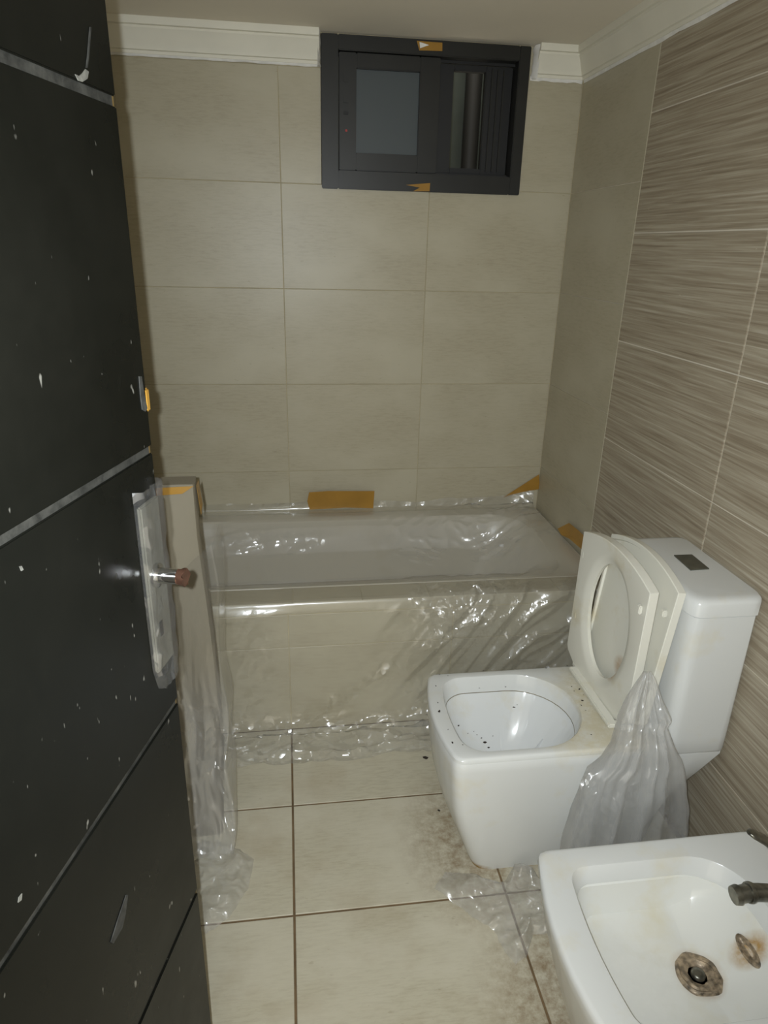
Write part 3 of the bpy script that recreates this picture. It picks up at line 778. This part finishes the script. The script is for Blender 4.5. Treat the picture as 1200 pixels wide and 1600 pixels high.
pts = P([(678, 1392), (695, 1368), (738, 1370), (772, 1386), (790, 1380), (800, 1362)], 'z', 0)+[Vector((.575, 1.17, 0)), Vector((.60, 1.07, 0)), Vector((.62, 1.0, 0))]+P([(880, 1458), (850, 1466), (832, 1466), (822, 1500), (805, 1512), (784, 1486), (772, 1458), (740, 1440), (705, 1412)], 'z', 0)
floor_film('plastic_sheet', pts, (.50, 1.10), .075, 3, 'crumpled clear plastic lying on floor between toilet and bidet', lift=True)

# ------------------------------------------------------------------ door
ang = math.radians(15)
dd = Vector((math.sin(ang), math.cos(ang), 0)); dn = Vector((math.cos(ang), -math.sin(ang), 0))
E_ = Vector((-.160, .80, 0)); LW = .715
hinge = E_-dd*LW
door = tag(empty('door_1', (hinge.x, hinge.y, 0)), 'black lacquered door with horizontal grooves standing open into the bathroom', 'door', kind='structure')
def dbox(name, l0, l1, z0, z1, n0, n1, mat, par=None, bev=0):
    """box in door coordinates: along the leaf from the hinge, height, out of the visible face (n = 0)"""
    v, f = boxvf((l0, n0, z0), (l1, n1, z1), bev)
    v = [hinge+dd*p.x+dn*p.y+Z*p.z for p in v]
    o = link(name, v, f, mat)
    if par: o.parent = par
    else: put(o, door)
    return o
core = dbox('leaf_core', 0, LW-.001, .012, 2.005, -.040, -.0035, 'dust')
gz = [.010, .155, .508, .861, 1.214, 1.567, 1.920, 2.006]
for a, b in zip(gz, gz[1:]): dbox('panel', 0, LW, a+.0045, b-.0045, -.0034, 0, 'lacquer', bev=.0012)
dbox('edge_strip', LW-.001, LW+.003, .012, 2.005, -.040, -.004, 'edge')
q = dbox('splinter', LW-.004, LW+.006, 1.258, 1.285, -.0036, .0012, 'tape', bev=.002)
lp = dbox('lock_plate', LW-.054, LW-.008, .940, 1.160, .0002, .006, 'satin', bev=.002); lp['label'] = 'chrome lock plate wrapped in clear film'
dbox('keyhole', LW-.040, LW-.032, .985, 1.005, .006, .0066, 'gasket', lp)
lc = hinge+dd*(LW-.036)+Z*1.068
v, f = join(cylvf(lc+dn*.0062, lc+dn*.010, .015), cylvf(lc+dn*.010, lc+dn*.034, .0095))
o = link('handle_neck', v, f, 'chrome', None, 40); o.parent = lp
R = []
for i, (h_, r_) in enumerate(((.034, .0092), (.037, .0098), (.041, .0108), (.044, .011))):
    u_ = dn.orthogonal().normalized(); w_ = dn.cross(u_)
    R.append([lc+dn*(h_+(.004*nz(k*.9, i, 1) if i == 3 else 0))+(u_*math.cos(2*math.pi*k/18)+w_*math.sin(2*math.pi*k/18))*r_*(1+.2*nz(k*.8, i*.5, 4)) for k in range(18)])
v, f = loft(R, True, True); o = link('handle_stub', v, f, 'copper', None, 50); o.parent = lp
o['label'] = 'broken reddish end of the handle neck'
def pf(u, s):
    z = .915+.265*s; l = LW-.060+.058*u
    if s < .12: l += .02*(1-s/.12)*(.5-u)
    b_ = .0085+.004*max(0, ridge(u*3, z*26, 3))+.002*nz(u*9, z*60, 2)
    if u < .05 or u > .95: b_ = .001
    if abs(z-1.068) < .03 and .2 < u < .8: b_ = .010
    return hinge+dd*l+dn*b_+Z*z
V = [pf(i/14, j/46) for j in range(47) for i in range(15)]; F = [[j*15+i, j*15+i+1, j*15+i+16, j*15+i+15] for j in range(46) for i in range(14)]
o = link('plate_film', V, F, 'film', None, 180); o.parent = lp; paint_film(o, [(.7, .3)]*len(V))
for z in (.25, 1.0, 1.78):
    v, f = cylvf(hinge-dn*.02-dd*.006+Z*z, hinge-dn*.02-dd*.006+Z*(z+.09), .007)
    put(link('hinge', v, f, 'chrome', None, 40), door)

def dpt(px, py, out=0):
    d_ = at(px, py, 'z', 0)-CAM
    return CAM+d_*((hinge-CAM).dot(dn)/d_.dot(dn))+dn*out
MT['drip'] = mat_plain('dried_white_paint', srgb(112, 111, 104), .7, var=.4, nscale=90)
MT['scuff'] = mat_plain('grey_scuff', srgb(50, 50, 47), .7, var=.6, nscale=90)
def mark(name, pts, mat):
    n = len(pts); V = [dpt(x, y, .0003) for x, y in pts]+[dpt(x, y, .0012) for x, y in pts]
    F = [list(range(n))[::-1], list(range(n, 2*n))]+[[j, (j+1) % n, n+(j+1) % n, n+j] for j in range(n)]
    put(link(name, V, F, mat), door)
mark('paint_drip', [(116, 116), (122, 119), (128, 114), (132, 108), (137, 112), (135, 123), (127, 128), (121, 126)], 'drip')
mark('paint_drip', [(139, 42), (141, 42), (137, 92), (135, 106), (133, 106), (135, 90)], 'scuff')
mark('scuff_mark', [(216, 588), (220, 588), (224, 615), (229, 638), (226, 643), (221, 640), (218, 616)], 'scuff')
mark('scuff_mark', [(196, 1398), (199, 1398), (195, 1428), (190, 1450), (176, 1474), (172, 1472), (182, 1440)], 'scuff')
mark('scuff_mark', [(28, 1402), (33, 1396), (32, 1406), (27, 1410)], 'drip')
mark('scuff_mark', [(29, 885), (32, 884), (35, 890), (32, 892)], 'drip')

# ------------------------------------------------------------------ wrapped panel behind the door
wr = tag(empty('wrapped_panel', (-.36, 1.45, 0)), 'tall paper-wrapped panel with taped corners standing behind the black door', 'panel')
PX0, PX1, PY0, PY1, PZ = -.56, -.205, 1.40, 1.455, .965
R = []
for i in range(25):
    k = i/24; z = PZ*k; bul = .018*math.sin(math.pi*min(1, k*1.15))*(1-.2*k)
    R.append([Vector((PX0, PY0, z)), Vector((-.30, PY0-.010-.006*math.sin(k*5), z)), Vector((-.245+.03*(k-.5), PY0-.004+.012*math.sin(k*9), z)), Vector((PX1+bul, PY0, z)), Vector((PX1+bul+.004, PY0+.012, z)), Vector((PX1+bul, PY1, z)), Vector((PX0, PY1, z))])
v, f = loft(R, True, True); body_ = put(link('paper_wrap', v, f, 'paper', None, 25), wr)
def wtape(pts, nrm):
    o = ribbon('tape_strip', pts, nrm, 'tape', 'x'); del o['label']; del o['category']; put(o, wr)
wtape([Vector((-.30, PY0-.022, PZ-.016)), Vector((-.225, PY0-.016, PZ-.014)), Vector((PX1+.004, PY0-.012, PZ+.001)), Vector((-.30, PY0-.022, PZ+.001))], -Y)
wtape([Vector((PX1+.010, PY0+.006, PZ-.07)), Vector((PX1+.010, PY1-.014, PZ-.06)), Vector((PX1+.005, PY1-.014, PZ-.004)), Vector((PX1+.005, PY0+.006, PZ-.004))], X)
# film round the foot of the panel
def footfilm(u, s):
    # s: from mid height down to the floor and out towards the camera; u: across and round the right edge
    z = .012+(.628+.20*min(1, u/.75))*(1-s)
    x = -.40+(.40-.168)*min(1, u/.75); y = PY0-.028
    if u > .75: k = (u-.75)/.25; x = -.168+.004*k; y = PY0-.028+.11*k
    d = (.012*ridge(u*7, z*3.0, 2)+.006*ridge(u*19, z*11, 5))*sm(.75, .35, z)
    fl = max(0, (.28-z)/.28)
    y -= d*.8+.075*fl*fl*(.7+nz(u*5, 2, 2)); x += .010*nz(z*7, u*3, 3)+.004*math.sin(z*20)
    return Vector((x, min(y, PY0-.022) if u <= .75 else y, max(.008, z))), sm(.55, .25, z)*sm(-.3, .2, nz(u*6, z*6, 4)), .12+1.0*sm(.60, .30, z)
hang = film_grid('plastic_sheet', 90, 110, footfilm, 'film3', 'clear plastic sheet hanging round wrapped panel, its tail crumpled on floor')
pts = P([(345, 1318), (372, 1330), (397, 1348), (394, 1368), (388, 1392), (376, 1412), (358, 1440), (338, 1452), (322, 1464), (312, 1452), (295, 1430), (285, 1380), (290, 1330), (318, 1318)], 'z', 0)
tail = floor_film('plastic_sheet', pts, (-.20, 1.25), .04, 9, 'x', 40, 120)
bm = bmesh.new(); bm.from_mesh(hang.data); bm.from_mesh(tail.data); bm.to_mesh(hang.data); bm.free(); hang.data.shade_smooth()
me_ = tail.data; bpy.data.objects.remove(tail); bpy.data.meshes.remove(me_)
